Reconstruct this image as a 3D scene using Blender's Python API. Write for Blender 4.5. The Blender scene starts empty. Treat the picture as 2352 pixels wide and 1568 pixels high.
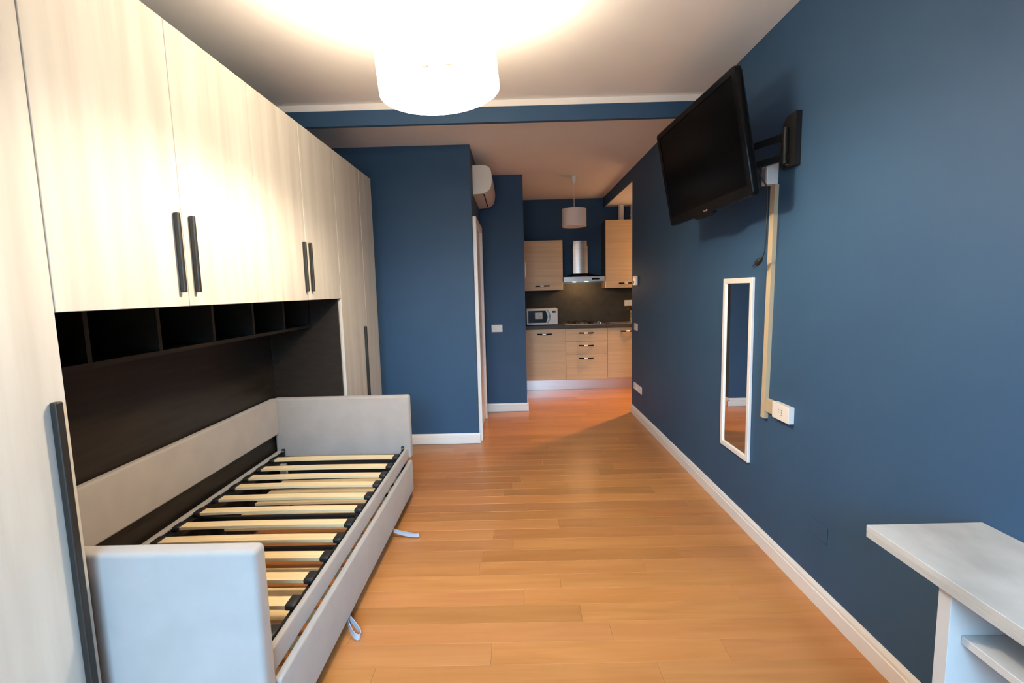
import bpy, bmesh, math, random
from mathutils import Vector, Matrix
random.seed(7)
S = bpy.context.scene
COL = S.collection

# ------------------------------------------------------------------ camera
W0, H0 = 2352.0, 1568.0
FPX, CX, CY = 1085.013, 1173.93, 782.479
cam_d = bpy.data.cameras.new('camera')
cam = bpy.data.objects.new('camera', cam_d); COL.objects.link(cam)
cr = Vector((0.99966913, 0.00589954, -0.02503638))
cu = Vector((0.02426027, 0.10720257, 0.99394117))
cf = Vector((-0.00854776, 0.9942197, -0.10702397))
m = Matrix.Identity(4)
for i in range(3):
    m[i][0] = cr[i]; m[i][1] = cu[i]; m[i][2] = -cf[i]
m[2][3] = 1.486
cam.matrix_world = m
cam_d.sensor_width = 36.0
cam_d.lens = FPX / W0 * 36.0
cam_d.shift_x = -(CX - W0 / 2) / W0
cam_d.shift_y = (CY - H0 / 2) / W0
cam_d.clip_start = 0.02
S.camera = cam

# ------------------------------------------------------------------ light and exposure
S.view_settings.view_transform = 'Standard'
S.view_settings.look = 'None'
S.view_settings.gamma = 1.0
S.view_settings.use_curve_mapping = False
S.view_settings.exposure = 0.14

BULB_E = 1080.0          # glow of the pendant's bulb
SHADE_E = 20.0           # glow of the pendant's fabric
DAY_W = 1180.0            # sky light falling through the window behind the camera
SIDE_W = 310.0            # warm lamp in the side room
HOOD_W = 3.0
BULB_C = (1.0, 0.84, 0.62)
DAY_C = (0.36, 0.68, 1.0)

wd = bpy.data.worlds.new('world'); S.world = wd; wd.use_nodes = True
bg = wd.node_tree.nodes['Background']
bg.inputs[0].default_value = (0.55, 0.75, 1.0, 1); bg.inputs[1].default_value = 3.5

def light(name, kind, loc, power, color, **kw):
    d = bpy.data.lights.new(name, kind); d.energy = power; d.color = color
    for k, v in kw.items(): setattr(d, k, v)
    o = bpy.data.objects.new(name, d); COL.objects.link(o); o.location = loc
    return o
day = light('daylight', 'AREA', (-0.10, -4.2, 3.30), DAY_W, DAY_C, shape='RECTANGLE', size=3.8, size_y=2.2)
day.rotation_euler = (Vector((0.10, -1.0, 1.25)) - day.location).to_track_quat('-Z', 'Y').to_euler()
side = light('side_room_light', 'SPOT', (2.12, 6.28, 2.64), SIDE_W, (1.0, 0.52, 0.20), shadow_soft_size=0.06, spot_size=math.radians(78), spot_blend=0.8)   # ceiling downlight turned towards the wall corner
side.rotation_euler = (Vector((1.35, 5.50, 0.0)) - side.location).to_track_quat('-Z', 'Y').to_euler()

# ------------------------------------------------------------------ materials
side2 = light('side_room_fill', 'POINT', (2.30, 6.45, 1.75), 22.0, (1.0, 0.55, 0.26), shadow_soft_size=0.40)  # added warm fill in the unseen side room, lifts side and hall ceilings

def mat(name, base, rough=0.5, metal=0.0, **kw):
    mt = bpy.data.materials.new(name); mt.use_nodes = True
    b = mt.node_tree.nodes['Principled BSDF']
    b.inputs['Base Color'].default_value = (*base, 1)
    b.inputs['Roughness'].default_value = rough
    b.inputs['Metallic'].default_value = metal
    if 'spec' in kw: b.inputs['Specular IOR Level'].default_value = kw['spec']
    if 'sheen' in kw:
        b.inputs['Sheen Weight'].default_value = kw['sheen']; b.inputs['Sheen Roughness'].default_value = 0.5
    if 'coat' in kw:
        b.inputs['Coat Weight'].default_value = kw['coat']; b.inputs['Coat Roughness'].default_value = 0.1
    return mt, mt.node_tree, b

def noisy(name, c1, c2, scale=(1, 1, 1), nscale=5.0, detail=4.0, rough=0.5, lo=0.35, hi=0.65, bump=0.0, objrand=False, distort=0.0, **kw):
    """two-tone noise stretched per axis, in world position"""
    mt, nt, b = mat(name, c1, rough, **kw)
    N, L = nt.nodes, nt.links
    g = N.new('ShaderNodeNewGeometry'); mp = N.new('ShaderNodeMapping')
    mp.inputs['Scale'].default_value = scale
    src = g.outputs['Position']
    if objrand:
        oi = N.new('ShaderNodeObjectInfo'); ml = N.new('ShaderNodeMath'); ml.operation = 'MULTIPLY'; ml.inputs[1].default_value = 37.0
        L.new(oi.outputs['Random'], ml.inputs[0])
        ad = N.new('ShaderNodeVectorMath'); ad.operation = 'ADD'
        L.new(src, ad.inputs[0]); L.new(ml.outputs[0], ad.inputs[1]); src = ad.outputs[0]
    L.new(src, mp.inputs['Vector'])
    nz = N.new('ShaderNodeTexNoise'); nz.inputs['Scale'].default_value = nscale; nz.inputs['Detail'].default_value = detail
    nz.inputs['Distortion'].default_value = distort
    L.new(mp.outputs[0], nz.inputs['Vector'])
    rp = N.new('ShaderNodeValToRGB')
    rp.color_ramp.elements[0].position = lo; rp.color_ramp.elements[0].color = (*c1, 1)
    rp.color_ramp.elements[1].position = hi; rp.color_ramp.elements[1].color = (*c2, 1)
    L.new(nz.outputs['Fac'], rp.inputs['Fac']); L.new(rp.outputs['Color'], b.inputs['Base Color'])
    if bump:
        bp = N.new('ShaderNodeBump'); bp.inputs['Strength'].default_value = bump; bp.inputs['Distance'].default_value = 0.002
        L.new(nz.outputs['Fac'], bp.inputs['Height']); L.new(bp.outputs[0], b.inputs['Normal'])
    return mt

M = {}
M['blue'] = noisy('blue_paint', (0.028, 0.076, 0.156), (0.030, 0.082, 0.165), nscale=2.0, rough=0.62, bump=0.0, spec=0.35)
M['ceiling'] = noisy('ceiling_paint', (0.88, 0.83, 0.79), (0.90, 0.85, 0.81), nscale=1.5, rough=0.9)
M['white'] = mat('white_lacquer', (0.80, 0.77, 0.74), 0.4)[0]
M['melamine'] = mat('white_melamine', (0.50, 0.49, 0.48), 0.5)[0]
M['plastic'] = mat('white_plastic', (0.78, 0.74, 0.68), 0.35)[0]
M['ivory'] = mat('ivory_plastic', (0.50, 0.405, 0.265), 0.45)[0]
M['pale_wood'] = noisy('whitewashed_wood', (0.51, 0.485, 0.435), (0.615, 0.595, 0.54), scale=(9, 9, 0.55), nscale=1.6, detail=6, rough=0.55, lo=0.3, hi=0.62, objrand=True, bump=0.02, spec=0.3)
M['desk_wood'] = noisy('whitewashed_desk_wood', (0.35, 0.34, 0.32), (0.49, 0.48, 0.46), scale=(3, 1.8, 3), nscale=2.2, detail=6, rough=0.5, lo=0.3, hi=0.60, objrand=True, spec=0.3)
M['wenge'] = noisy('dark_wenge', (0.012, 0.0085, 0.006), (0.020, 0.0145, 0.010), scale=(4, 1, 12), nscale=3, rough=0.42, spec=0.4)
M['velvet'] = noisy('grey_velvet', (0.362, 0.331, 0.310), (0.390, 0.357, 0.336), nscale=7.0, detail=3, rough=0.95, sheen=0.25, spec=0.1)
M['birch'] = noisy('birch_slat', (0.80, 0.60, 0.33), (0.90, 0.71, 0.43), scale=(1, 14, 14), nscale=3, rough=0.45, objrand=True)
M['birch_edge'] = M['birch']
M['black'] = mat('black_plastic', (0.012, 0.012, 0.013), 0.5)[0]
M['black_metal'] = mat('black_metal', (0.02, 0.02, 0.021), 0.4, 0.3)[0]
M['handle'] = mat('anthracite_metal', (0.045, 0.042, 0.038), 0.42, 0.6)[0]
M['gloss_black'] = mat('gloss_black', (0.004, 0.004, 0.004), 0.22, spec=0.15)[0]
M['screen'] = mat('dark_screen', (0.0015, 0.0015, 0.0015), 0.22, spec=0.10)[0]
M['chrome'] = mat('chrome', (0.80, 0.79, 0.77), 0.16, 1.0)[0]
M['glint_metal'] = mat('glint_metal', (0.92, 0.90, 0.88), 0.28, 0.35)[0]  # pale metal for the window highlight modelled on the kitchen handles
M['carcass'] = mat('dark_brown_laminate', (0.10, 0.072, 0.048), 0.5)[0]
M['steel'] = noisy('brushed_steel', (0.52, 0.47, 0.44), (0.62, 0.57, 0.54), scale=(0.4, 1, 30), nscale=6, rough=0.36, metal=1.0)
M['alu'] = noisy('brushed_aluminium', (0.74, 0.72, 0.71), (0.82, 0.80, 0.79), scale=(0.3, 1, 40), nscale=6, rough=0.33, metal=0.85)
M['kitchen_wood'] = noisy('oak_laminate', (0.60, 0.42, 0.235), (0.71, 0.51, 0.30), scale=(0.5, 3, 16), nscale=2.2, detail=5, rough=0.45, lo=0.3, hi=0.68, objrand=True)
M['counter'] = noisy('grey_laminate', (0.060, 0.054, 0.046), (0.080, 0.072, 0.062), nscale=30, rough=0.45, spec=0.25)
M['splash'] = noisy('grey_splashback', (0.040, 0.036, 0.028), (0.050, 0.045, 0.036), nscale=12, rough=0.6, spec=0.15)
M['mirror'] = mat('mirror_glass', (0.86, 0.88, 0.88), 0.02, 1.0)[0]
M['grey_plastic'] = mat('grey_plastic', (0.25, 0.25, 0.25), 0.4)[0]
M['paper'] = mat('paper_label', (0.62, 0.58, 0.52), 0.8)[0]
M['handle_grey'] = mat('warm_grey_plastic', (0.42, 0.37, 0.33), 0.35)[0]
M['teal'] = mat('teal_plastic', (0.05, 0.30, 0.32), 0.4)[0]
M['red'] = mat('red_dot', (0.7, 0.05, 0.06), 0.4)[0]
M['brass'] = mat('brass', (0.75, 0.55, 0.28), 0.25, 1.0)[0]
M['lamp_fabric'] = mat('unlit_lamp_fabric', (0.78, 0.69, 0.66), 0.9)[0]
M['strap'] = mat('pale_blue_grey_webbing', (0.42, 0.43, 0.48), 0.85)[0]

def floor_mat():
    mt, nt, b = mat('oak_parquet', (0.5, 0.25, 0.1), 0.30, spec=0.45)
    N, L = nt.nodes, nt.links
    g = N.new('ShaderNodeNewGeometry'); oi = N.new('ShaderNodeObjectInfo')
    ml = N.new('ShaderNodeMath'); ml.operation = 'MULTIPLY'; ml.inputs[1].default_value = 53.0
    L.new(oi.outputs['Random'], ml.inputs[0])
    ad = N.new('ShaderNodeVectorMath'); ad.operation = 'ADD'
    L.new(g.outputs['Position'], ad.inputs[0]); L.new(ml.outputs[0], ad.inputs[1])
    def noise(sc, ns, det, dist):
        mp = N.new('ShaderNodeMapping'); mp.inputs['Scale'].default_value = sc
        L.new(ad.outputs[0], mp.inputs['Vector'])
        nz = N.new('ShaderNodeTexNoise'); nz.inputs['Scale'].default_value = ns; nz.inputs['Detail'].default_value = det
        nz.inputs['Distortion'].default_value = dist
        L.new(mp.outputs[0], nz.inputs['Vector']); return nz
    n1 = noise((0.8, 9, 9), 2.0, 5, 0.6); n2 = noise((2.5, 60, 60), 2.0, 3, 0.2)
    mx = N.new('ShaderNodeMath'); mx.operation = 'MULTIPLY_ADD'; mx.inputs[1].default_value = 0.2
    L.new(n2.outputs['Fac'], mx.inputs[0]); L.new(n1.outputs['Fac'], mx.inputs[2])
    rp = N.new('ShaderNodeValToRGB'); e = rp.color_ramp.elements
    e[0].position = 0.42; e[0].color = (0.430, 0.174, 0.052, 1)
    e[1].position = 0.90; e[1].color = (0.540, 0.238, 0.080, 1)
    L.new(mx.outputs[0], rp.inputs['Fac'])
    mc = N.new('ShaderNodeMix'); mc.data_type = 'RGBA'; mc.blend_type = 'MULTIPLY'; mc.inputs[0].default_value = 1.0
    L.new(rp.outputs['Color'], mc.inputs[6]); L.new(oi.outputs['Color'], mc.inputs[7])
    L.new(mc.outputs[2], b.inputs['Base Color'])
    return mt
M['floor'] = floor_mat()

def shade_mat():
    mt = bpy.data.materials.new('lit_lamp_fabric'); mt.use_nodes = True
    nt = mt.node_tree; b = nt.nodes['Principled BSDF']
    b.inputs['Base Color'].default_value = (0.85, 0.8, 0.72, 1); b.inputs['Roughness'].default_value = 0.9
    b.inputs['Emission Color'].default_value = (*BULB_C, 1); b.inputs['Emission Strength'].default_value = SHADE_E
    return mt
M['lit_shade'] = shade_mat()
def emit(name, c, s):
    mt, nt, b = mat(name, (0.8, 0.8, 0.8), 0.5)
    b.inputs['Emission Color'].default_value = (*c, 1); b.inputs['Emission Strength'].default_value = s
    return mt
M['bulb'] = emit('lit_bulb', BULB_C, BULB_E)
M['halogen'] = emit('lit_halogen', (1.0, 0.72, 0.38), 6.0)

def glass_mat():
    mt = bpy.data.materials.new('window_glass'); mt.use_nodes = True
    nt = mt.node_tree; nt.nodes.clear()
    out = nt.nodes.new('ShaderNodeOutputMaterial'); t = nt.nodes.new('ShaderNodeBsdfTransparent')
    gl = nt.nodes.new('ShaderNodeBsdfGlossy'); gl.inputs['Roughness'].default_value = 0.02
    mx = nt.nodes.new('ShaderNodeMixShader'); mx.inputs[0].default_value = 0.06
    nt.links.new(t.outputs[0], mx.inputs[1]); nt.links.new(gl.outputs[0], mx.inputs[2]); nt.links.new(mx.outputs[0], out.inputs[0])
    return mt
M['glass'] = glass_mat()

# ------------------------------------------------------------------ mesh helpers
class MB:
    def __init__(s): s.bm = bmesh.new()
    def box(s, x0, x1, y0, y1, z0, z1, bev=0.0, seg=2):
        r = bmesh.ops.create_cube(s.bm, size=1.0)
        vs = r['verts']
        for v in vs:
            v.co = Vector(((x0 + x1) / 2 + v.co.x * (x1 - x0), (y0 + y1) / 2 + v.co.y * (y1 - y0), (z0 + z1) / 2 + v.co.z * (z1 - z0)))
        if bev > 0:
            es = list({e for v in vs for e in v.link_edges})
            bmesh.ops.bevel(s.bm, geom=es, offset=bev, segments=seg, affect='EDGES', profile=0.5)
        return s
    def tube(s, p0, p1, r0, r1=None, n=20, cap=True):
        p0, p1 = Vector(p0), Vector(p1); r1 = r0 if r1 is None else r1
        d = (p1 - p0).normalized(); a = d.orthogonal().normalized(); b = d.cross(a)
        A = []; B = []
        for i in range(n):
            t = 2 * math.pi * i / n; o = a * math.cos(t) + b * math.sin(t)
            A.append(s.bm.verts.new(p0 + o * r0)); B.append(s.bm.verts.new(p1 + o * r1))
        for i in range(n):
            j = (i + 1) % n; s.bm.faces.new((A[i], A[j], B[j], B[i]))
        if cap: s.bm.faces.new(A[::-1]); s.bm.faces.new(B)
        return s
    def path(s, pts, r, n=10):
        pts = [Vector(p) for p in pts]; rings = []
        up = None
        for i, p in enumerate(pts):
            d = (pts[min(i + 1, len(pts) - 1)] - pts[max(i - 1, 0)]).normalized()
            a = d.orthogonal().normalized() if up is None else (up - d * up.dot(d)).normalized()
            up = a; b = d.cross(a)
            rings.append([s.bm.verts.new(p + (a * math.cos(2 * math.pi * k / n) + b * math.sin(2 * math.pi * k / n)) * r) for k in range(n)])
        for q in range(len(rings) - 1):
            for k in range(n):
                j = (k + 1) % n; s.bm.faces.new((rings[q][k], rings[q][j], rings[q + 1][j], rings[q + 1][k]))
        s.bm.faces.new(rings[0][::-1]); s.bm.faces.new(rings[-1])
        return s
    def extrude(s, poly, axis, a0, a1):
        """poly in the two other axes (in xyz order), extruded along axis 0/1/2"""
        def P(q, a):
            c = list(q); c.insert(axis, a); return Vector(c)
        A = [s.bm.verts.new(P(q, a0)) for q in poly]; B = [s.bm.verts.new(P(q, a1)) for q in poly]
        n = len(poly)
        for i in range(n):
            j = (i + 1) % n; s.bm.faces.new((A[i], A[j], B[j], B[i]))
        s.bm.faces.new(A[::-1]); s.bm.faces.new(B)
        return s
    def lathe(s, prof, c, n=48):
        """prof: list of (r,z) around the z axis through c"""
        rings = []
        for r, z in prof:
            rings.append([s.bm.verts.new(Vector(c) + Vector((r * math.cos(2 * math.pi * k / n), r * math.sin(2 * math.pi * k / n), z))) for k in range(n)] if r > 1e-6 else [s.bm.verts.new(Vector(c) + Vector((0, 0, z)))])
        for a, b in zip(rings, rings[1:]):
            for k in range(n):
                j = (k + 1) % n
                if len(a) == 1 and len(b) == 1: continue
                if len(a) == 1: s.bm.faces.new((a[0], b[j], b[k]))
                elif len(b) == 1: s.bm.faces.new((a[k], a[j], b[0]))
                else: s.bm.faces.new((a[k], a[j], b[j], b[k]))
        return s
    def ribbon(s, pts, wdir, w, t):
        """closed or open strip with thickness; pts path, wdir width direction"""
        pts = [Vector(p) for p in pts]; wd_ = Vector(wdir).normalized() * (w / 2); R = []
        for i, p in enumerate(pts):
            d = (pts[min(i + 1, len(pts) - 1)] - pts[max(i - 1, 0)]).normalized()
            nn = d.cross(wd_).normalized() * (t / 2)
            R.append([s.bm.verts.new(p + q) for q in (wd_ + nn, wd_ - nn, -wd_ - nn, -wd_ + nn)])
        for a, b in zip(R, R[1:]):
            for k in range(4):
                j = (k + 1) % 4; s.bm.faces.new((a[k], a[j], b[j], b[k]))
        s.bm.faces.new(R[0][::-1]); s.bm.faces.new(R[-1])
        return s

ORG = {}
def world_org(o):
    return ORG.get(o.name, Vector((0, 0, 0)))
def obj(name, mb, material, parent=None, smooth=False, local=False, base=None):
    bm = mb.bm
    bmesh.ops.recalc_face_normals(bm, faces=bm.faces)
    org = Vector((0, 0, 0))
    if parent is not None and not local: org = world_org(parent)
    if parent is None and base is not None: org = Vector(base)
    if org.length > 0: bmesh.ops.translate(bm, verts=bm.verts, vec=-org)
    me = bpy.data.meshes.new(name); bm.to_mesh(me); bm.free()
    for p in me.polygons: p.use_smooth = smooth
    if smooth:
        try: me.set_sharp_from_angle(angle=math.radians(38))
        except Exception: pass
    mats = material if isinstance(material, (list, tuple)) else [material]
    for mm in mats: me.materials.append(mm)
    o = bpy.data.objects.new(name, me); COL.objects.link(o)
    if parent is not None: o.parent = parent
    elif base is not None: o.location = org
    ORG[o.name] = org if not local else Vector((0, 0, 0))
    return o
def tag(o, label, cat, group=None):
    o['label'] = label; o['category'] = cat
    if group: o['group'] = group
    return o
def thing(name, label, cat, loc, group=None):
    o = bpy.data.objects.new(name, None); COL.objects.link(o); o.location = loc
    o.empty_display_size = 0.1; ORG[o.name] = Vector(loc)
    return tag(o, label, cat, group)
def struct(name, mb, material, parent=None, smooth=False):
    o = obj(name, mb, material, parent, smooth)
    if parent is None: o['kind'] = 'structure'
    return o

# ------------------------------------------------------------------ room shell
XR, XL = 1.376, -1.80
YB = -1.0                      # wall behind the camera
YW, XH, YH2, XK, YK = 4.514, -0.379, 5.711, 0.132, 7.309
YC, HC, H2, HD, XS = 5.541, 2.803, 2.827, 2.6915, 2.62

fl = struct('floor', MB().box(XL, XS, YB, YK, -0.06, -0.0125).box(XL, XR, YB, 0.5525, -0.0125, 0.0), M['floor'])
def plank_mesh(w):
    b = MB(); h = 0.012; c = 0.0006; g = 0.0002
    prof = [(-w / 2 + g, -h), (w / 2 - g, -h), (w / 2 - g, -c), (w / 2 - g - c, 0), (-w / 2 + g + c, 0), (-w / 2 + g, -c)]
    b.extrude(prof, 0, 0.0, 1.0)
    bm = b.bm; bmesh.ops.recalc_face_normals(bm, faces=bm.faces)
    me = bpy.data.meshes.new('plank'); bm.to_mesh(me); bm.free(); me.materials.append(M['floor']); return me
PW = 0.1195
pm = plank_mesh(PW)
breaks = {5: [(0.06, 0.84)], 0: [(-0.21, 0.87)], 2: [(-0.16, 0.92)], 3: [(0.25, 0.86)], 7: [(-0.11, 0.84)], 9: [(0.02, 1.08)], 10: [(0.65, 0.86)], 11: [(-0.3, 0.9)]}
row0 = -16
for r in range(row0, 41):
    y = 2.453 + PW * (r + 0.5)
    if y - PW / 2 > YK - 0.01: break
    lo = XL + 0.004 if y < YW - 0.03 else (XH + 0.004 if y < YH2 - 0.05 else XK + 0.004)
    hi = XR - 0.004 if y < YC + 0.03 else XS - 0.004
    rr = random.Random(100 + r)
    xs = [lo]
    if r in breaks:
        x = breaks[r][0][0]
        xs += [x - 1.25] if x - 1.25 > lo + .2 else []
        xs += [x]
        if x + 1.1 < hi - .2: xs.append(x + 1.1)
    else:
        x = lo + rr.uniform(0.25, 1.3)
        while x < hi - 0.2:
            xs.append(x); x += rr.uniform(0.75, 1.5)
    xs.append(hi)
    for a, b in zip(xs, xs[1:]):
        o = bpy.data.objects.new('plank', pm); COL.objects.link(o); o.parent = fl
        o.location = (a + 0.0004, y, 0.0); o.scale = (b - a - 0.0008, 1, 1)
        t = rr.choice([0.87, 0.91, 0.95, 1.0, 1.0, 1.04, 1.08])
        if r in breaks and abs(a - breaks[r][0][0]) < 1e-6: t = breaks[r][0][1]
        o.color = (t, t * rr.uniform(0.97, 1.02), t * rr.uniform(0.93, 1.04), 1)

struct('ceiling', MB().box(XL - .15, XR + .15, YB - .15, 3.454, HC, HC + .1).box(XL - .15, XR + .02, 3.454, YK + .15, H2, H2 + .1), M['ceiling'])
struct('ceiling', MB().box(XR + 0.02, XS + .15, YC - .12, YK + .15, HD, HD + .1), M['ceiling'])
struct('trim_1', MB().box(XL, XR, 3.448, 3.452, 2.760, HC - .0005), M['ceiling'])
struct('trim_2', MB().box(XL, XR, 3.4525, 3.490, 2.658, H2 - .0005), M['blue'])
struct('wall_right', MB().box(XR, XR + .12, YB, YC, 0, H2 - .0005), M['blue'])
struct('trim_3', MB().box(XR, XR + .0195, YC + .0005, YK, HD, H2 - .0005).box(XR, XR + .12, YC + .0005, YC + .002, HD, HD + .002), M['blue'])
struct('wall_left', MB().box(XL - .12, XL, YB, YW, 0, H2 - .0005), M['blue'])
struct('wall_far', MB().box(XL - .12, XH - .14, YW, YW + .12, 0, H2 - .0005).box(XH - .14, XH, YW, 4.62, 0, H2 - .0005).box(XH - .14, XH, 5.39, YH2, 0, H2 - .0005).box(XH - .14, XH, 4.62, 5.39, 2.14, H2 - .0005), M['blue'])
struct('wall_hall', MB().box(XH - .14, XK, YH2 + .0005, YH2 + .12, 0, H2 - .0005).box(XK - .12, XK, YH2 + .12, YK, 0, H2 - .0005), M['blue'])
struct('wall_kitchen', MB().box(XK - .12, XS + .12, YK, YK + .12, 0, H2 - .0005), M['blue'])
struct('wall_side', MB().box(XS, XS + .12, YC - .12, YK, 0, HD - .0005).box(XR + .12, XS, YC - .12, YC, 0, HD - .0005), M['blue'])
# wall behind the camera, with a tall window
wx0, wx1, wz0, wz1 = -1.10, 0.92, 0.14, 2.36
struct('wall_back', MB().box(XL - .12, wx0, YB - .2, YB, 0, H2 - .0005).box(wx1, XR + .12, YB - .2, YB, 0, H2 - .0005)
       .box(wx0, wx1, YB - .2, YB, 0, wz0).box(wx0, wx1, YB - .2, YB, wz1, H2 - .0005), M['blue'])
wf = MB()
for a, b in ((wx0, wx0 + .06), (wx1 - .06, wx1), ((wx0 + wx1) / 2 - .05, (wx0 + wx1) / 2 + .05)):
    wf.box(a + .001, b - .001, YB - .13, YB - .07, wz0 + .001, wz1 - .001, .006)
for a, b in ((wz0, wz0 + .08), (wz1 - .06, wz1)):
    wf.box(wx0 + .06, (wx0 + wx1) / 2 - .05, YB - .13, YB - .07, a + .001, b - .001, .006)
    wf.box((wx0 + wx1) / 2 + .05, wx1 - .06, YB - .13, YB - .07, a + .001, b - .001, .006)
win = struct('window_1', wf, M['white'])
for a, b in ((wx0 + .058, (wx0 + wx1) / 2 - .048), ((wx0 + wx1) / 2 + .048, wx1 - .058)):
    obj('pane', MB().box(a, b, YB - .103, YB - .097, wz0 + .07, wz1 - .05), M['glass'], win)

# baseboards: plain lower band, moulded top
def bb_profile(sgn, wall):
    """(offset from the wall, z) outline"""
    return [(wall, 0.0), (wall + sgn * .016, 0.0), (wall + sgn * .016, .066), (wall + sgn * .0125, .069), (wall + sgn * .0125, .083),
            (wall + sgn * .009, .092), (wall + sgn * .006, .099), (wall, .100)]
struct('baseboard_right', MB().extrude(bb_profile(-1, XR), 1, YB, YC), M['white'])
struct('baseboard_far', MB().extrude(bb_profile(-1, YW), 0, XL + .001, XH + .016).box(XH + .0005, XH + .016, YW - .0155, 4.565, .0005, .068), M['white'])
struct('baseboard_hall', MB().extrude(bb_profile(-1, YH2), 0, XH + .001, XK + .016).box(XK + .0005, XK + .016, YH2 - .0155, 6.80, .0005, .068).box(XK + .0005, XK + .010, YH2 - .0125, 6.80, .068, .098), M['white'])
struct('baseboard_left', MB().extrude(bb_profile(1, XL), 1, YB, .38), M['white'])

# hall door seen edge-on, with its casing
dm = MB()
dm.box(XH + .0005, XH + .036, 4.575, 4.635, 0.0005, 2.19, .004).box(XH + .0005, XH + .036, 5.375, 5.435, 0.0005, 2.19, .004).box(XH + .0005, XH + .036, 4.636, 5.374, 2.125, 2.19, .004)
door = struct('door_1', dm, M['white'])
obj('door_leaf', MB().box(XH - .045, XH + .006, 4.640, 5.370, 0.008, 2.115, .002), M['white'], door)
obj('handle', MB().path([(XH + .006, 4.72, 1.02), (XH + .024, 4.72, 1.02), (XH + .026, 4.73, 1.02), (XH + .026, 4.83, 1.02)], .008), M['chrome'], door, True)

# ------------------------------------------------------------------ wardrobe wall on the left
XF = -1.228          # plane of the door fronts
DT = 0.020           # door thickness
Z0B = 1.457; ZT = 2.48
def wardrobe_handle(parent, y, z0, z1, w=.019):
    mb = MB().box(XF + .0015, XF + .0215, y - w / 2, y + w / 2, z0, z1, .004, 2)
    return obj('handle', mb, M['handle'], parent)
def tall_wardrobe(name, label, y0, y1, door_edges, hy, loc):
    t = thing(name, label, 'wardrobe', loc)
    c = MB().box(XL + .006, XF - DT - .002, y0, y0 + .018, .0, ZT).box(XL + .006, XF - DT - .002, y1 - .018, y1, .0, ZT)
    c.box(XL + .006, XF - DT - .002, y0 + .018, y1 - .018, ZT - .018, ZT).box(XL + .006, XF - DT - .002, y0 + .018, y1 - .018, .06, .078)
    c.box(XL + .006, XL + .012, y0 + .018, y1 - .018, .078, ZT - .018).box(XF - .06, XF - DT - .002, y0 + .018, y1 - .018, 0, .06)
    obj('carcass', c, M['pale_wood'], t)
    for i, (a, b) in enumerate(door_edges):
        d = obj('door', MB().box(XF - DT, XF, a + .0012, b - .0012, .012, ZT - .001, .0015, 1), M['pale_wood'], t)
        if hy[i] is not None: wardrobe_handle(d, hy[i], .28, 1.222, .021)
    return t
tall_wardrobe('wardrobe', 'near tall whitewashed wood wardrobe column at the left edge, with a long dark bar handle', .38, 1.257,
              [(.38, .733), (.735, 1.257)], [None, 1.216], (-1.5, .82, 0))
wr = tall_wardrobe('wardrobe', 'far tall whitewashed wood wardrobe column beside the blue wall, with a thin dark handle', 3.362, 4.236,
              [(3.362, 3.905), (3.907, 4.236)], [3.835, None], (-1.5, 3.8, 0))
# dark lining of the far column's niche side
def over_cabinet(label, y0, y1, seam, hoff):
    t = thing('overbed_cabinet', label, 'cabinet', (-1.5, (y0 + y1) / 2, Z0B), 'cabinets over the bed niche')
    c = MB()
    c.box(XL + .006, XF - DT - .002, y0 + .0006, y0 + .018, Z0B, ZT).box(XL + .006, XF - DT - .002, y1 - .018, y1 - .0006, Z0B, ZT)
    c.box(XL + .006, XF - DT - .002, y0 + .018, y1 - .018, ZT - .018, ZT).box(XL + .006, XF - DT - .002, y0 + .018, y1 - .018, Z0B, Z0B + .018)
    c.box(XL + .006, XL + .012, y0 + .018, y1 - .018, Z0B + .018, ZT - .018)
    obj('carcass', c, M['wenge'], t)
    for a, b, hy in ((y0, seam, seam - hoff), (seam, y1, seam + hoff)):
        d = obj('door', MB().box(XF - DT, XF, a + .0012, b - .0012, Z0B - .001, ZT - .001, .0015, 1), M['pale_wood'], t)
        wardrobe_handle(d, hy, 1.508, 1.796, .015)
    return t
over_cabinet('near whitewashed overbed cabinet, brightly lit, two doors with widely spaced dark handles', 1.2585, 2.3095, 1.787, .041)
over_cabinet('far whitewashed overbed cabinet next to the far wardrobe column, two doors with paired dark handles', 2.3105, 3.3605, 2.838, .040)

t = thing('cubby_shelf', 'dark brown row of open cubbies high in the bed niche under the pale cabinets', 'shelf', (-1.6, 2.31, 1.275))
XC0, XC1 = -1.744, -1.45
obj('shelf_board', MB().box(XC0, XC1, 1.276, 3.344, 1.257, 1.275), M['wenge'], t)
obj('back', MB().box(XC0, XC0 + .006, 1.277, 3.343, 1.2755, Z0B - .002), M['wenge'], t)
for yy in (1.585, 1.912, 2.262, 2.612, 2.962, 3.312):
    obj('divider', MB().box(XC0 + .007, XC1, yy - .009, yy + .009, 1.2755, Z0B - .002), M['wenge'], t)
tag(obj('back_panel', MB().box(-1.762, -1.746, 1.276, 3.344, .001, Z0B - .003), M['wenge'], base=(-1.754, 2.31, 0)),
    'dark brown back panel of the bed niche behind the slatted bed', 'panel')
tag(obj('side_panel', MB().box(-1.745, XF - DT - .003, 3.3455, 3.3605, .001, Z0B - .003), M['wenge'], base=(-1.5, 3.353, 0)),
    'dark brown side panel closing the far end of the bed niche', 'panel')
tag(obj('side_panel', MB().box(-1.745, XF - DT - .003, 1.2585, 1.2735, .001, Z0B - .003), M['wenge'], base=(-1.5, 1.266, 0)),
    'dark brown side panel closing the near end of the bed niche', 'panel')

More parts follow.
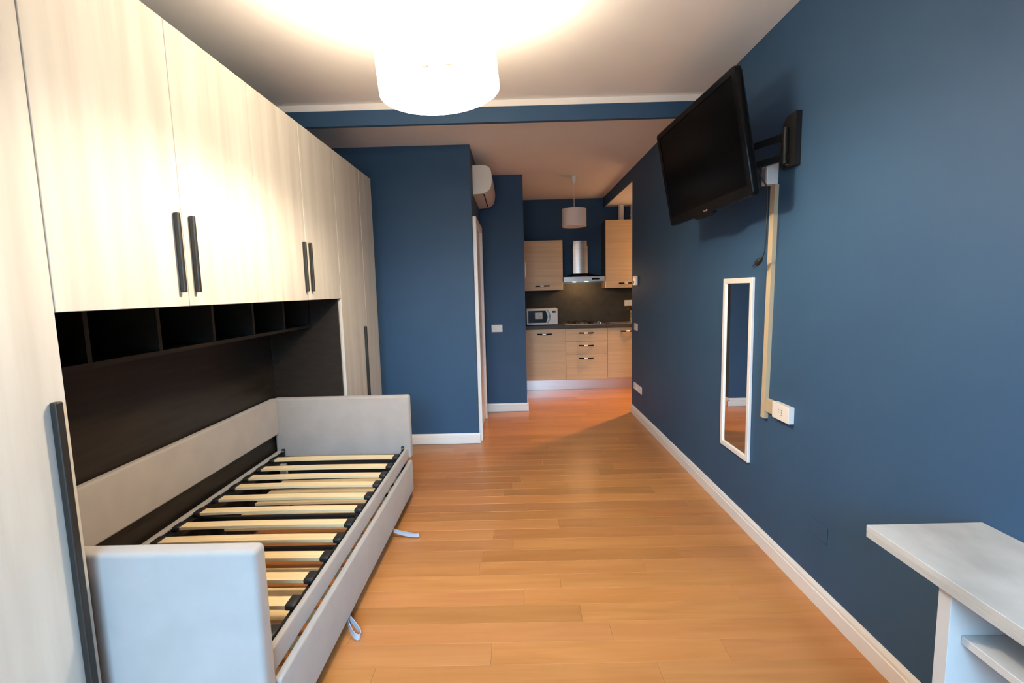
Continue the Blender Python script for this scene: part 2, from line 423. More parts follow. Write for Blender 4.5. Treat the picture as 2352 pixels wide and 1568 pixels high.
# ------------------------------------------------------------------ bed
bed = thing('daybed', 'grey velvet upholstered single bed frame with bare birch slats in the wardrobe niche', 'bed', (-1.25, 2.31, 0))
def soft(mb_args, bev=.016, name='', parent=bed):
    return obj(name, MB().box(*mb_args, bev, 4), M['velvet'], parent, True)
XBL, XBR = -1.735, -.764
soft((XBL, XBR, 1.279, 1.345, .02, .757), .018, 'near_end_board')
soft((XBL, XBR, 3.279, 3.343, .300, .760), .018, 'far_end_board')
obj('end_frame', MB().box(XBL + .03, XBR - .05, 3.285, 3.335, .0006, .2995, .003), M['black_metal'], bed)
soft((-1.740, -1.700, 1.346, 3.278, .505, .766), .012, 'back_rail')
soft((-.807, -.784, 1.346, 3.278, .302, .384), .008, 'front_rail')
soft((-1.722, -1.694, 1.346, 3.278, .300, .384), .008, 'inner_rail')
obj('angle_iron', MB().box(-.8115, -.8085, 1.35, 3.27, .300, .372).box(-.835, -.8115, 1.35, 3.27, .355, .358), M['black_metal'], bed)
obj('angle_iron', MB().box(-1.693, -1.690, 1.35, 3.27, .300, .372).box(-1.690, -1.668, 1.35, 3.27, .355, .358), M['black_metal'], bed)
ys_front = [3.090, 2.922, 2.775, 2.638, 2.480, 2.325, 2.174, 2.034, 1.885, 1.732, 1.580, 1.425]
def slat_mb(x0, x1, y0, y1, z, bow, th=.011, n=10):
    b = MB(); rows = []
    for i in range(n + 1):
        u = i / n; x = x0 + (x1 - x0) * u; dz = bow * (1 - (2 * u - 1) ** 2)
        rows.append([b.bm.verts.new((x, yy, zz)) for yy, zz in ((y0, z + dz), (y1, z + dz), (y1, z + dz + th), (y0, z + dz + th))])
    for a, c in zip(rows, rows[1:]):
        for k in range(4):
            j = (k + 1) % 4; b.bm.faces.new((a[k], a[j], c[j], c[k]))
    b.bm.faces.new(rows[0]); b.bm.faces.new(rows[-1][::-1]); return b
SX0, SX1 = -1.662, -.838
def holder_mb(xa, xb, y0, y1, z):
    # open-ended cap, rounded at the outer end
    return MB().box(xa, xb, y0 - .005, y1 + .005, z - .006, z + .018, .008, 3)
sl = None
for yf in ys_front:
    dev = .0
    obj('slat', slat_mb(SX0, SX1, yf, yf + .054, .366, .004, .013), M['birch'], bed, True)
    obj('slat_holder', holder_mb(-.852, -.8125, yf, yf + .056, .366), M['black'], bed, True)
    obj('slat_holder', holder_mb(-1.689, -1.652, yf, yf + .056, .366), M['black'], bed, True)
for yy, zz in ((2.395, .325), (2.075, .325), (3.225, .352)):
    obj('cross_bar', MB().box(-1.689, -.8125, yy - .012, yy + .012, zz - .022, zz, .003), M['black_metal'], bed)
for xx, s_ in ((-.822, -1), (-1.679, 1)):
    obj('bracket', MB().box(xx - .010, xx + .010, 3.262, 3.2785, .345, .395, .002), M['black_metal'], bed)
    obj('bolt', MB().tube((xx, 3.262, .380), (xx, 3.250, .380), .0085, .006, 14), M['chrome'], bed, True)
for xx, yy in ((-1.668, 3.235), (-.858, 3.235)):
    obj('leg', MB().box(xx - .021, xx + .021, yy - .018, yy + .018, .0008, .300, .003), M['velvet'], bed)

tr = thing('trundle_bed', 'grey velvet fronted pull-out bed with birch slats under the slatted bed', 'bed', (-1.2, 2.31, 0))
obj('front_panel', MB().box(-.784, -.757, 1.349, 3.283 - .006, .074, .294, .008, 4), M['velvet'], tr, True)
obj('frame', MB().box(-1.655, -1.630, 1.36, 3.268, .060, .180, .003).box(-.8, -.786, 1.36, 3.268, .085, .262, .002).box(-1.629, -.801, 1.36, 1.385, .10, .178).box(-1.629, -.801, 3.243, 3.268, .10, .178), M['black_metal'], tr)
for yf in (3.108, 2.960, 2.810, 2.660, 2.497, 2.345, 2.19, 2.04, 1.89, 1.745, 1.595, 1.45):
    obj('slat', slat_mb(-1.648, -.803, yf, yf + .062, .187, .004, .014), M['birch'], tr, True)
for xx, yy in ((-1.60, 1.45), (-1.60, 3.18), (-.84, 1.45), (-.84, 3.18)):
    obj('castor', MB().tube((xx - .012, yy, .026), (xx + .012, yy, .026), .0255, n=20).box(xx - .018, xx + .018, yy - .02, yy + .02, .052, .10, .003), M['black'], tr, True)
def loop(p0, p1, wid, dz, n=9):
    """teardrop loop from p0 out to p1 and back"""
    p0, p1 = Vector(p0), Vector(p1); d = p1 - p0; s_ = Vector((-d.y, d.x, 0)).normalized(); out = []
    for i in range(2 * n + 1):
        a = math.pi * (i / (2 * n)); u = math.sin(a) ** .8; w = math.cos(a) * wid / 2 * (0.35 + .65 * math.sin(a)) if 0 < i < 2 * n else (wid * .12 if i == 0 else -wid * .12)
        out.append(p0 + d * u + s_ * w + Vector((0, 0, dz * math.sin(u * math.pi * .9))))
    return out
obj('pull_strap', MB().ribbon(loop((-.772, 2.748, .040), (-.614, 2.730, .018), .022, -.008), (0, .15, 1), .020, .003), M['strap'], tr, True)
obj('pull_strap', MB().ribbon(loop((-.772, 1.955, .050), (-.702, 1.884, .018), .048, -.004), (.1, .1, 1), .024, .003), M['strap'], tr, True)

# ------------------------------------------------------------------ pendant lamps
lp = thing('pendant_lamp', 'large lit white drum pendant lamp hanging in front of the wardrobe', 'lamp', (-.286, 2.0, 2.387))
lp.rotation_euler = (0, -.085, 0)
def shell(r, z0, z1, t=.003, n=72):
    return MB().lathe([(r, z0), (r, z1), (r - t, z1), (r - t, z0), (r, z0)], (0, 0, 0), n)
obj('lamp_shade', shell(.24, -.103, .103), M['lit_shade'], lp, True, True)
sp = MB()
for k in range(3):
    a = k * 2 * math.pi / 3 + .4; sp.tube((0.02 * math.cos(a), .02 * math.sin(a), .075), (.236 * math.cos(a), .236 * math.sin(a), .098), .002, n=6)
obj('shade_spider', sp, M['white'], lp, False, True)
obj('lamp_holder', MB().tube((0, 0, .045), (0, 0, .12), .02), M['white'], lp, True, True)
prof = [(0.0, -.075)] + [(.045 * math.sin(a), -.03 - .045 * math.cos(a)) for a in [k * math.pi / 10 for k in range(1, 8)]] + [(.018, .03), (.016, .044)]
bulb = obj('bulb', MB().lathe(prof, (0, 0, 0), 24), M['bulb'], lp, True, True)
obj('cord', MB().tube((0, 0, .12), (.036, 0, .414), .003, n=8), M['white'], lp, True, True)

kl = thing('pendant_lamp', 'small unlit white drum pendant lamp hanging in the kitchen', 'lamp', (.755, 5.88, 2.23))
KX, KY = .755, 5.88
obj('lamp_shade', MB().lathe([(.147, 2.232), (.147, 2.442), (.144, 2.442), (.144, 2.232), (.147, 2.232)], (KX, KY, 0), 56), M['lamp_fabric'], kl, True)
obj('diffuser', MB().lathe([(0, 2.238), (.1435, 2.238), (.1435, 2.242), (0, 2.242)], (KX, KY, 0), 56), M['lamp_fabric'], kl, True)
obj('cord', MB().tube((KX, KY, 2.2425), (KX, KY, 2.745), .0035, n=8), M['white'], kl, True)
obj('ceiling_rose', MB().lathe([(0, 2.737), (.012, 2.737), (.026, 2.752), (.030, 2.775), (.030, H2 - .0005), (0, H2 - .0005)], (KX, KY, 0), 28), M['white'], kl, True)

# ------------------------------------------------------------------ television on its bracket
tv = bpy.data.objects.new('television', None); COL.objects.link(tv)
tag(tv, 'large black flat television on a swing-arm bracket high on the blue wall', 'television')
tu = Vector((.0806, -.9965, .0229)).normalized(); tvv = Vector((-.1724, .0087, .985)); tvv = (tvv - tu * tvv.dot(tu)).normalized(); tn = tu.cross(tvv)
corn = [Vector(q) for q in ((.97, 3.28, 2.477), (1.05, 2.32, 2.50), (1.15, 2.32, 1.907), (1.075, 3.27, 1.886))]
tc = sum(corn, Vector()) / 4
mm = Matrix.Identity(4)
for i in range(3):
    mm[i][0] = tu[i]; mm[i][1] = -tn[i]; mm[i][2] = tvv[i]; mm[i][3] = tc[i]
tv.matrix_world = mm
TW, TH = .956 / 2, .604 / 2
def rrect(w, h, r, n=6):
    pts = []
    for cx_, cz_, a0 in ((w - r, h - r, 0), (-w + r, h - r, 90), (-w + r, -h + r, 180), (w - r, -h + r, 270)):
        for k in range(n + 1):
            a = math.radians(a0 + 90 * k / n); pts.append((cx_ + r * math.cos(a), cz_ + r * math.sin(a)))
    return pts
def ring_frame(outer, inner, y0, y1):
    b = MB(); n = len(outer)
    V = [[b.bm.verts.new((q[0], y, q[1])) for q in poly] for poly, y in ((outer, y1), (outer, y0 + .006), ([(x * .992, z * .990) for x, z in outer], y0), (inner, y0), (inner, y1))]
    for a, c in zip(V, V[1:] + V[:1]):
        for k in range(n):
            j = (k + 1) % n; b.bm.faces.new((a[k], a[j], c[j], c[k]))
    return b
out_ = rrect(TW, TH, .022); inn = [(x * 1.0, z) for x, z in rrect(TW - .036, TH - .045, .003)]
inn = [(x, z + .010) for x, z in inn]
obj('bezel', ring_frame(out_, inn, 0, .03), M['gloss_black'], tv, True, True)
obj('screen', MB().box(-TW + .034, TW - .034, .004, .012, -TH + .053, TH - .033), M['screen'], tv, False, True)
back = MB(); V = []
for s_, y in ((1, .0305), (.97, .045), (.80, .062), (.62, .085)):
    V.append([back.bm.verts.new((x * s_, y, z * s_)) for x, z in out_])
for a, c in zip(V, V[1:]):
    for k in range(len(out_)):
        j = (k + 1) % len(out_); back.bm.faces.new((a[k], a[j], c[j], c[k]))
back.bm.faces.new(V[0]); back.bm.faces.new(V[-1][::-1])
obj('back_shell', back, M['black'], tv, False, True)
ch = [(-.15, -TH + .004), (.10, -TH + .004), (.075, -TH - .012), (.03, -TH - .020), (-.08, -TH - .020), (-.125, -TH - .012)]
obj('chin', MB().extrude(ch, 1, .001, .026), M['gloss_black'], tv, False, True)
obj('badge', MB().box(-.012, .030, -.003, .0005, -TH + .010, -TH + .020, .001), M['chrome'], tv, False, True)
# mains lead hanging from the set, in world metres turned into the set's own space
iv = tv.matrix_world.inverted()
lead = [(1.26, 2.50, 2.06), (1.30, 2.478, 1.97), (1.303, 2.476, 1.85), (1.30, 2.476, 1.75), (1.298, 2.481, 1.65), (1.295, 2.50, 1.615)]
cdo = obj('power_cord', MB().path([iv @ Vector(q) for q in lead], .0035, 8), M['black'], tv, True, True)
pl0, pl1 = Vector((1.295, 2.498, 1.617)), Vector((1.29, 2.555, 1.585)); pd = (pl1 - pl0)
obj('plug', MB().tube(iv @ pl0, iv @ (pl0 + pd * .35), .006, .014, 14).tube(iv @ (pl0 + pd * .35), iv @ (pl0 + pd * .8), .014, .015, 14)
    .tube(iv @ (pl0 + pd * .8 + Vector((0, .004, .006))), iv @ (pl0 + pd * 1.35 + Vector((0, .004, .006))), .0025, n=8)
    .tube(iv @ (pl0 + pd * .8 - Vector((0, .004, .006))), iv @ (pl0 + pd * 1.35 - Vector((0, .004, .006))), .0025, n=8), M['black'], cdo, True, True)

br = thing('wall_bracket', 'black metal swing-arm bracket on the blue wall behind the television', 'bracket', (XR, 2.40, 2.17))
pp = [(2.33, 2.045), (2.44, 2.045), (2.455, 2.07), (2.455, 2.20), (2.438, 2.262), (2.405, 2.288), (2.33, 2.292)]
obj('wall_plate', MB().extrude([(y, z) for y, z in pp], 0, XR - .028, XR - .0006), M['black_metal'], br)
obj('hinge_post', MB().tube((XR - .04, 2.395, 2.065), (XR - .04, 2.395, 2.235), .012, n=18), M['handle'], br, True)
mid = Vector((1.235, 2.60, 0))
for z in (2.193, 2.095):
    b = MB(); p0 = Vector((XR - .04, 2.395, z)); p1 = Vector((1.245, 2.62, z)); d = (p1 - p0).normalized(); n_ = Vector((-d.y, d.x, 0)) * .008
    q = [p0 - d * .014 + n_, p1 + d * .014 + n_, p1 + d * .014 - n_, p0 - d * .014 - n_]
    b.extrude([(v.x, v.y) for v in q], 2, z - .016, z + .016)
    obj('arm', b, M['black_metal'], br)
obj('pivot', MB().tube((1.245, 2.62, 2.07), (1.245, 2.62, 2.22), .013, n=18), M['black_metal'], br, True)
bk = tc - tn * .092
obj('arm', MB().path([(1.245, 2.62, 2.145), (bk.x + .03, bk.y - .06, 2.16), tuple(bk + Vector((.012, 0, -.02)))], .014, 12), M['black_metal'], br, True)
obj('screw', MB().tube((XR - .0285, 2.40, 2.062), (XR - .033, 2.40, 2.062), .007, n=12), M['brass'], br, True)

# ------------------------------------------------------------------ things on the right wall
t = thing('wall_mirror', 'tall narrow white-framed mirror hung on the blue wall', 'mirror', (XR, 2.905, .43))
b = MB(); my0, my1, mz0, mz1, fw = 2.718, 3.094, .431, 1.523, .032
b.box(XR - .018, XR - .0006, my0, my0 + fw, mz0, mz1, .003).box(XR - .018, XR - .0006, my1 - fw, my1, mz0, mz1, .003)
b.box(XR - .018, XR - .0006, my0 + fw, my1 - fw, mz0, mz0 + fw, .003).box(XR - .018, XR - .0006, my0 + fw, my1 - fw, mz1 - fw, mz1, .003)
obj('frame', b, M['white'], t)
obj('mirror_glass', MB().box(XR - .009, XR - .004, my0 + fw, my1 - fw, mz0 + fw, mz1 - fw), M['mirror'], t)

t = thing('cable_trunking', 'cream plastic cable trunking running down the blue wall to a socket', 'trunking', (XR, 2.57, .75))
obj('cover', MB().extrude([(2.506, 1.992), (2.550, 1.992), (2.576, .752), (2.537, .752)], 0, XR - .022, XR - .0006), M['ivory'], t)
obj('branch', MB().box(XR - .020, XR - .0006, 2.449, 2.5340, .792, .866, .003), M['ivory'], t)
t = thing('junction_box', 'white surface box on the wall under the television bracket', 'box', (XR, 2.55, 2.0))
obj('body', MB().box(XR - .062, XR - .0006, 2.512, 2.566, 1.9935, 2.100, .004), M['plastic'], t)
obj('socket_insert', MB().box(XR - .0640, XR - .0621, 2.522, 2.556, 2.012, 2.080, .0005), M['grey_plastic'], t)

def wall_plate(name, label, cat, axis, c, w, h, depth, group=None, keys=2, m=None, kind='switch'):
    """flush plate: axis 'x' = on the right wall facing -X, 'y' = facing -Y; c = centre on the wall"""
    m = m or M['plastic']
    t = thing(name, label, cat, c, group)
    def bx(a0, a1, z0, z1, d0, d1, bev):
        if axis == 'x': return MB().box(c[0] - d1, c[0] - d0, c[1] + a0, c[1] + a1, c[2] + z0, c[2] + z1, bev)
        return MB().box(c[0] + a0, c[0] + a1, c[1] - d1, c[1] - d0, c[2] + z0, c[2] + z1, bev)
    obj('plate', bx(-w / 2, w / 2, -h / 2, h / 2, .0006, depth, .002), m, t)
    if kind == 'switch':
        kw = w * .62 / keys
        for k in range(keys):
            a = -w * .31 + k * kw
            obj('rocker', bx(a + .0008, a + kw - .0008, -h * .28, h * .28, depth, depth + .0025, .001), m, t)
    elif kind == 'socket':
        for k in range(keys):
            a = (k - (keys - 1) / 2) * .026
            obj('socket_insert', bx(a - .012, a + .012, -.022, .022, depth, depth + .001, .0004), m, t)
            hb = MB()
            for dz in (-.012, 0, .012):
                if axis == 'x': hb.tube((c[0] - depth - .0009, c[1] + a, c[2] + dz), (c[0] - depth - .0013, c[1] + a, c[2] + dz), .0026, n=10)
                else: hb.tube((c[0] + a, c[1] - depth - .0009, c[2] + dz), (c[0] + a, c[1] - depth - .0013, c[2] + dz), .0026, n=10)
            obj('pin_hole', hb, M['black'], t)
    elif kind == 'screen':
        obj('display', bx(.004, w * .40, -h * .34, -h * .02, depth, depth + .001, .0004), M['black'], t)
    return t
wall_plate('wall_socket', 'cream socket box at the lower end of the cable trunking', 'socket', 'x', (XR, 2.372, .829), .150, .084, .030, keys=2, kind='socket')
wall_plate('cover_plate', 'blank blue cover plate painted over like the wall, left of the desk', 'plate', 'x', (XR, 2.069, .353), .108, .076, .004, m=M['blue'], kind='none')
wall_plate('thermostat', 'white thermostat with a small dark display high on the far end of the blue wall', 'thermostat', 'x', (XR, 5.36, 1.555), .135, .100, .022, kind='screen')
wall_plate('light_switch', 'white light switch at mid height on the far end of the right blue wall', 'switch', 'x', (XR, 5.35, 1.035), .135, .080, .008, keys=2)
wall_plate('wall_socket', 'left of the two low white sockets near the kitchen opening', 'socket', 'x', (XR, 5.358, .352), .125, .080, .010, 'low sockets near the kitchen opening', 2, kind='socket')
wall_plate('wall_socket', 'right of the two low white sockets near the kitchen opening', 'socket', 'x', (XR, 5.180, .350), .165, .080, .010, 'low sockets near the kitchen opening', 2, kind='socket')
wall_plate('light_switch', 'white light switch on the dark blue wall in the hall recess', 'switch', 'y', (-.216, YH2, 1.027), .132, .088, .010, keys=3)

# ------------------------------------------------------------------ air conditioner
t = thing('air_conditioner', 'white split air conditioner high on the side of the blue wall above the door', 'air conditioner', (XH, 5.1, 2.43))
prof = [(-.0, 2.700), (.10, 2.706), (.155, 2.690), (.182, 2.655), (.190, 2.60), (.188, 2.53), (.170, 2.475), (.135, 2.445), (.09, 2.432), (.0, 2.425)]
def chaikin(P):
    out = [P[0]]
    for a, b in zip(P, P[1:]):
        out += [(a[0] * .75 + b[0] * .25, a[1] * .75 + b[1] * .25), (a[0] * .25 + b[0] * .75, a[1] * .25 + b[1] * .75)]
    return out + [P[-1]]
AP = [(XH + .0006 + x, z) for x, z in chaikin(chaikin(prof))]
obj('body', MB().extrude([(x, z) for x, z in AP], 1, 4.755, 5.60), M['plastic'], t, True)
def inset(pts, k):
    cx_ = sum(p[0] for p in pts) / len(pts); cz_ = sum(p[1] for p in pts) / len(pts)
    return [(cx_ + (p[0] - cx_) * k, cz_ + (p[1] - cz_) * k) for p in pts]
obj('end_cap', MB().extrude(inset(AP, .97), 1, 4.751, 4.7548), M['plastic'], t)
ax0, az0 = XH + .100, 2.4335; ax1, az1 = XH + .135, 2.4445
obj('air_outlet', MB().extrude([(ax0, az0 - .001), (ax0 + .010, az0 + .0018), (ax0 + .010, az0 + .006), (ax0, az0 + .004)], 1, 4.80, 5.55), M['black'], t)
obj('louvre', MB().extrude([(ax0 + .012, az0 + .0005), (ax1 + .006, az1 - .0015), (ax1 + .006, az1 + .002), (ax0 + .012, az0 + .005)], 1, 4.80, 5.55), M['plastic'], t)

# ------------------------------------------------------------------ desk
DX0, DY1, DZ = 1.033, 1.347, .765
dk = thing('desk', 'pale wood-effect desk with a blank side panel against the blue wall, lower right', 'desk', (1.2, .75, 0))
obj('top', MB().box(DX0, XR - .0008, .12, DY1, DZ - .018, DZ, .001, 1), M['desk_wood'], dk)
obj('top_lower_layer', MB().box(DX0 + .0005, XR - .0008, .12, DY1 - .0005, DZ - .037, DZ - .0185, .001, 1), M['desk_wood'], dk)
obj('side_panel', MB().box(1.052, XR - .018, 1.088, 1.123, .0005, DZ - .0375, .001, 1), M['melamine'], dk)
obj('side_panel', MB().box(1.052, XR - .018, .20, .235, .0005, DZ - .0375, .001, 1), M['melamine'], dk)
obj('shelf', MB().box(1.083, XR - .018, .236, 1.0875, .590, .611, .001, 1), M['melamine'], dk)

# ------------------------------------------------------------------ kitchen
YF = 6.86            # front plane of base doors
KT = .955            # worktop top
def bow_handle(parent, xc, z, y, w=.205):
    pts = []
    n = 12
    for i in range(n + 1):
        u = i / n; x = xc - w / 2 + w * u
        pts.append((x, y - .004 - .034 * math.sin(math.pi * u) ** .8, z))
    obj('handle', MB().path(pts, .0095, 14), M['gloss_black'], parent, True)
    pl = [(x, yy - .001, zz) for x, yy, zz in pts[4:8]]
    return obj('handle_glint', MB().path(pl, .0145, 16), M['glint_metal'], parent, True)  # bright mid segment builds the window's highlight into the handle
def base_unit(label, x0, x1, fronts, handle_x):
    t = thing('base_cabinet', label, 'cabinet', ((x0 + x1) / 2, 7.08, .145), 'kitchen base cabinets')
    c = MB().box(x0 + .0005, x0 + .018, YF + .021, YK - .03, .146, .904).box(x1 - .018, x1 - .0005, YF + .021, YK - .03, .146, .904)
    c.box(x0 + .018, x1 - .018, YF + .021, YK - .03, .146, .164).box(x0 + .018, x1 - .018, YK - .036, YK - .03, .164, .904)
    c.box(x0 + .018, x1 - .018, YF + .03, YF + .05, .164, .904)
    obj('carcass', c, M['kitchen_wood'], t)
    for nm, z0, z1, hz in fronts:
        d = obj(nm, MB().box(x0 + .0018, x1 - .0018, YF, YF + .02, z0 + .0018, z1 - .0018, .0015, 1), M['kitchen_wood'], t)
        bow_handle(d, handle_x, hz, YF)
    return t
base_unit('left oak base cabinet with one tall door, under the microwave', .150, .737, [('door', .146, .904, .833)], .433)
base_unit('middle oak base cabinet with three drawers, under the hob', .737, 1.347, [('drawer', .717, .904, .838), ('drawer', .524, .717, .653), ('drawer', .146, .524, .466)], 1.036)
base_unit('right oak base cabinet with one door, under the sink', 1.347, 1.957, [('door', .166, .904, .850)], 1.645)
base_unit('far right oak base cabinet beyond the wall corner', 1.957, 2.56, [('door', .166, .904, .850)], 2.26)
tag(obj('plinth', MB().box(.150, 2.56, YF + .040, YF + .052, .001, .143, .001), M['alu'], base=(1.3, YF + .046, 0)), 'brushed aluminium plinth strip under the kitchen base cabinets', 'plinth')
tag(obj('worktop', MB().box(.134, 2.60, YF - .022, YK - .012, .906, KT, .004), M['counter'], base=(1.3, 7.08, .93)), 'dark grey kitchen worktop carrying microwave, hob and sink', 'worktop')
tag(obj('splashback', MB().box(.134, 2.60, YK - .011, YK - .0006, KT + .0005, 1.56, .001), M['splash'], base=(1.3, YK - .006, .956)), 'dark grey splashback panel above the kitchen worktop', 'splashback')

def wall_unit(label, x0, x1, z0, z1, doors):
    t = thing('wall_cabinet', label, 'cabinet', ((x0 + x1) / 2, 7.13, z0), 'kitchen wall cabinets')
    yf = 6.97
    c = MB().box(x0 + .0005, x0 + .018, yf + .021, YK - .012, z0, z1).box(x1 - .018, x1 - .0005, yf + .021, YK - .012, z0, z1)
    c.box(x0 + .018, x1 - .018, yf + .021, YK - .012, z0, z0 + .018).box(x0 + .018, x1 - .018, yf + .021, YK - .012, z1 - .018, z1)
    c.box(x0 + .018, x1 - .018, YK - .018, YK - .012, z0 + .018, z1 - .018)
    obj('carcass', c, M['carcass'], t)
    for a, b_, hx in doors:
        d = obj('door', MB().box(a + .0015, b_ - .0015, yf, yf + .02, z0 + .0005, z1 - .0005, .0015, 1), M['kitchen_wood'], t)
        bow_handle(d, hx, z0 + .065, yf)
    return t
wall_unit('left oak wall cabinet above the microwave', .140, .722, 1.466, 2.188, [(.140, .722, .420)])
wall_unit('right taller oak wall cabinet beside the cooker hood', 1.343, 1.943, 1.479, 2.455, [(1.343, 1.943, 1.645)])

t = thing('cooker_hood', 'stainless steel cooker hood with a bright chimney and two lit spots', 'cooker hood', (1.025, 7.1, 1.58))
hx0, hx1 = .728, 1.325
hb = MB().box(hx0, hx1, 6.955, YK - .012, 1.582, 1.652, .002)
obj('canopy', hb, M['steel'], t)
b = MB(); q0 = [(hx0 + .004, 6.96), (hx1 - .004, 6.96), (hx1 - .004, YK - .013), (hx0 + .004, YK - .013)]; q1 = [(.87, 7.06), (1.11, 7.06), (1.11, YK - .013), (.87, YK - .013)]
A = [b.bm.verts.new((x, y, 1.6525)) for x, y in q0]; B_ = [b.bm.verts.new((x, y, 1.703)) for x, y in q1]
for k in range(4):
    j = (k + 1) % 4; b.bm.faces.new((A[k], A[j], B_[j], B_[k]))
b.bm.faces.new(A[::-1]); b.bm.faces.new(B_)
obj('canopy_top', b, M['gloss_black'], t)
n = 10; arc = [(.882 + (1.094 - .882) * i / n, 7.045 - .018 * math.sin(math.pi * i / n)) for i in range(n + 1)]
obj('chimney', MB().extrude(arc + [(1.094, YK - .013), (.882, YK - .013)], 2, 1.7035, 2.10), M['steel'], t, True)
arc2 = [(.890 + (1.086 - .890) * i / n, 7.055 - .018 * math.sin(math.pi * i / n)) for i in range(n + 1)]
obj('chimney_upper', MB().extrude(arc2 + [(1.086, YK - .013), (.890, YK - .013)], 2, 2.1005, 2.178), M['steel'], t, True)
obj('control_panel', MB().box(1.14, 1.25, 6.953, 6.9548, 1.605, 1.632, .0005), M['gloss_black'], t)
for xx in (.895, 1.075):
    obj('spot_lamp', MB().tube((xx, 7.04, 1.576), (xx, 7.04, 1.5815), .028, n=20), M['halogen'], t, True)
    l = light('hood_spot_light', 'POINT', (xx, 7.04, 1.555), HOOD_W, (1.0, 0.62, 0.30), shadow_soft_size=0.025)
    l.parent = None

# flue pipes on top of the tall wall cabinet
for xx, zt, lab in ((1.618, 2.690, 'left white flue pipe standing on the tall kitchen wall cabinet'), (1.80, 2.690, 'right white flue pipe with a joint on the tall kitchen wall cabinet')):
    t = thing('flue_pipe', lab, 'pipe', (xx, 7.18, 2.456), 'flue pipes over the wall cabinet')
    obj('tube', MB().tube((xx, 7.18, 2.4556), (xx, 7.18, 2.6905), .042, n=24), M['plastic'], t, True)
    if xx > 1.7: obj('collar', MB().tube((xx, 7.18, 2.535), (xx, 7.18, 2.56), .0475, n=24), M['plastic'], t, True)

# microwave
t = thing('microwave', 'silver microwave oven with a dark door on the left of the worktop', 'microwave', (.40, 7.08, KT))
x0, x1, y0, z0, z1 = .178, .630, 6.93, KT + .012, 1.199
obj('body', MB().box(x0, x1, y0 + .012, y0 + .30, z0, z1, .004), M['plastic'], t)
obj('front_frame', MB().box(x0, x1, y0, y0 + .0118, z0, z1, .005), M['white'], t)
dw = [(x0 + .024, z0 + .028), (x0 + .285, z0 + .028), (x0 + .305, z0 + .09), (x0 + .307, z0 + .13), (x0 + .278, z1 - .028), (x0 + .024, z1 - .028)]
obj('door_window', MB().extrude(dw, 1, y0 - .003, y0 - .0002), M['gloss_black'], t)
obj('paper_label', MB().box(x0 + .122, x0 + .232, y0 - .0042, y0 - .0032, z0 + .086, z0 + .178), M['paper'], t)
obj('label_print', MB().box(x0 + .176, x0 + .180, y0 - .0048, y0 - .0043, z0 + .115, z0 + .165).box(x0 + .14, x0 + .172, y0 - .0048, y0 - .0043, z0 + .128, z0 + .134).box(x0 + .186, x0 + .222, y0 - .0048, y0 - .0043, z0 + .112, z0 + .118), M['grey_plastic'], t)
hp = []
for i in range(13):
    u = i / 12; z = z0 + .022 + (z1 - z0 - .044) * u
    hp.append((x0 + .296 + .046 * math.sin(math.pi * (u * .9 + .05)), y0 - .016, z))
obj('handle', MB().ribbon(hp, (1, 0, 0), .026, .012), M['handle_grey'], t, True)
obj('handle_inlay', MB().box(x0 + .318, x0 + .346, y0 - .0245, y0 - .0225, z0 + .105, z0 + .145, .001), M['teal'], t)
obj('display', MB().box(x0 + .372, x0 + .428, y0 - .002, y0 - .0002, z1 - .062, z1 - .036), M['gloss_black'], t)
obj('indicator', MB().box(x0 + .414, x0 + .424, y0 - .003, y0 - .0021, z1 - .052, z1 - .044), M['red'], t)
kb = MB()
for rz in range(4):
    for rx in range(3): kb.box(x0 + .374 + rx * .019, x0 + .388 + rx * .019, y0 - .0015, y0 - .0002, z0 + .045 + rz * .024, z0 + .058 + rz * .024, .0005, 1)
obj('keypad', kb, M['plastic'], t)
for xx, yy in ((x0 + .04, y0 + .04), (x1 - .04, y0 + .04), (x0 + .04, y0 + .26), (x1 - .04, y0 + .26)):
    obj('foot', MB().tube((xx, yy, KT + .0005), (xx, yy, KT + .0125), .012, n=12), M['black'], t, True)

# hob
t = thing('gas_hob', 'steel gas hob with four dark burners on the worktop', 'hob', (1.02, 7.08, KT))
obj('plate', MB().box(.735, 1.315, 6.868, 7.25, KT + .0004, KT + .009, .003), M['steel'], t)
for bx_, by, r in ((.88, 6.97, .035), (1.12, 6.97, .045), (.88, 7.16, .045), (1.12, 7.16, .035)):
    bn = obj('burner', MB().tube((bx_, by, KT + .0093), (bx_, by, KT + .024), r, r * .9, 24), M['black_metal'], t, True)
    obj('burner_cap', MB().tube((bx_, by, KT + .0242), (bx_, by, KT + .030), r * .75, r * .7, 24), M['gloss_black'], bn, True)
    g = MB()
    for a in range(4):
        ca, sa = math.cos(a * math.pi / 2 + math.pi / 4), math.sin(a * math.pi / 2 + math.pi / 4)
        g.path([(bx_ + ca * .105, by + sa * .09, KT + .0093), (bx_ + ca * .10, by + sa * .085, KT + .036), (bx_ + ca * .03, by + sa * .03, KT + .038)], .0045, 8)
    obj('pan_support', g, M['black'], t, True)
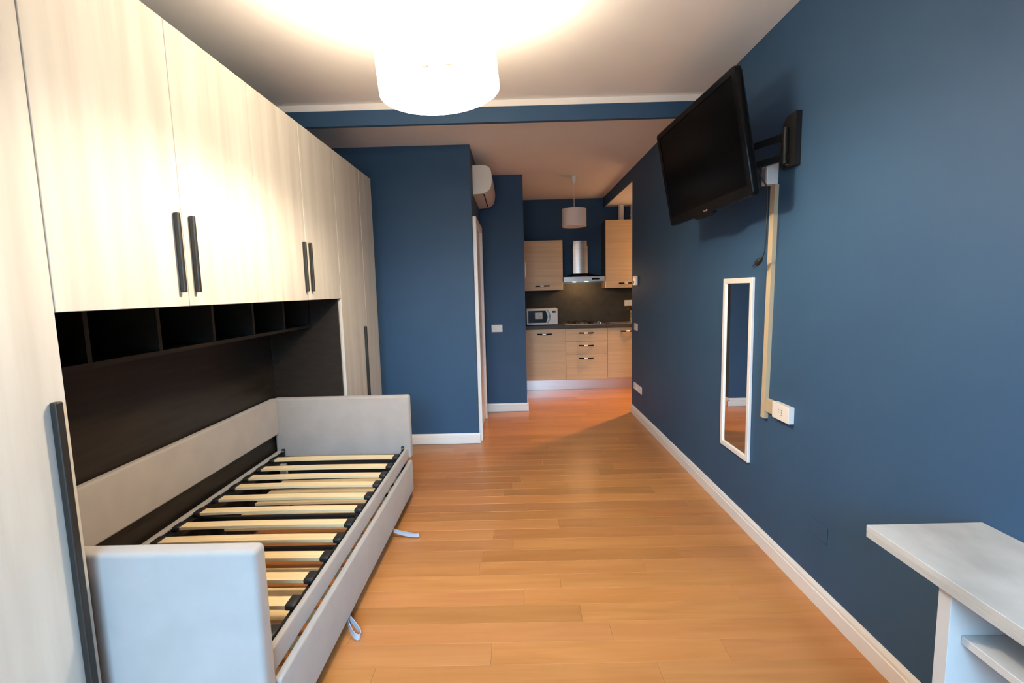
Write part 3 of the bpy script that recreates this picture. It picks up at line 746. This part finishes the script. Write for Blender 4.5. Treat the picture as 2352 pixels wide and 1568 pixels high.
for k in range(4):
    obj('knob', MB().tube((1.265, 6.93 + k * .075, KT + .0093), (1.265, 6.93 + k * .075, KT + .030), .018, .015, 18), M['chrome'], t, True)

# sink and tap
t = thing('kitchen_sink', 'steel inset sink at the right of the worktop', 'sink', (1.66, 7.08, KT))
b = MB(); xa, xb, ya, yb_ = 1.395, 1.935, 6.89, 7.24
b.box(xa, xb, ya, ya + .05, KT + .0004, KT + .007, .002).box(xa, xb, yb_ - .05, yb_, KT + .0004, KT + .007, .002).box(xa, xa + .05, ya + .05, yb_ - .05, KT + .0004, KT + .007, .002).box(xb - .05, xb, ya + .05, yb_ - .05, KT + .0004, KT + .007, .002)
obj('rim', b, M['steel'], t)
obj('bowl', MB().box(xa + .05, xb - .05, ya + .05, yb_ - .05, KT + .0004, KT + .002), M['steel'], t)
t = thing('kitchen_tap', 'chrome kitchen tap with a pull-out spout by the sink', 'tap', (1.775, 7.22, KT))
obj('spout', MB().path([(1.775, 7.215, KT + .0075), (1.775, 7.215, KT + .15), (1.770, 7.20, KT + .185), (1.745, 7.16, KT + .205), (1.705, 7.11, KT + .203), (1.695, 7.10, KT + .185)], .011, 12), M['brass'], t, True)
cb = MB()
for k in range(6): cb.tube((1.775, 7.215, KT + .030 + k * .022), (1.775, 7.215, KT + .042 + k * .022), .0155, n=16)
obj('spring', cb, M['brass'], t, True)
obj('lever', MB().path([(1.775, 7.215, KT + .05), (1.805, 7.19, KT + .065), (1.84, 7.17, KT + .07)], .006, 10), M['chrome'], t, True)
wall_plate('wall_socket', 'white socket plate on the splashback above the sink', 'socket', 'y', (1.765, YK - .011, 1.243), .140, .088, .008, keys=2, kind='socket')

# round white thing on the kitchen side of the hall wall
t = thing('wall_alarm', 'round white wall unit seen edge-on beside the left kitchen wall cabinet', 'alarm', (XK, 6.28, 1.75))
obj('base', MB().tube((XK + .0006, 6.28, 1.75), (XK + .020, 6.28, 1.75), .118, n=40), M['plastic'], t, True)
obj('dome', MB().tube((XK + .0203, 6.28, 1.75), (XK + .036, 6.28, 1.75), .108, .07, n=40), M['white'], t, True)
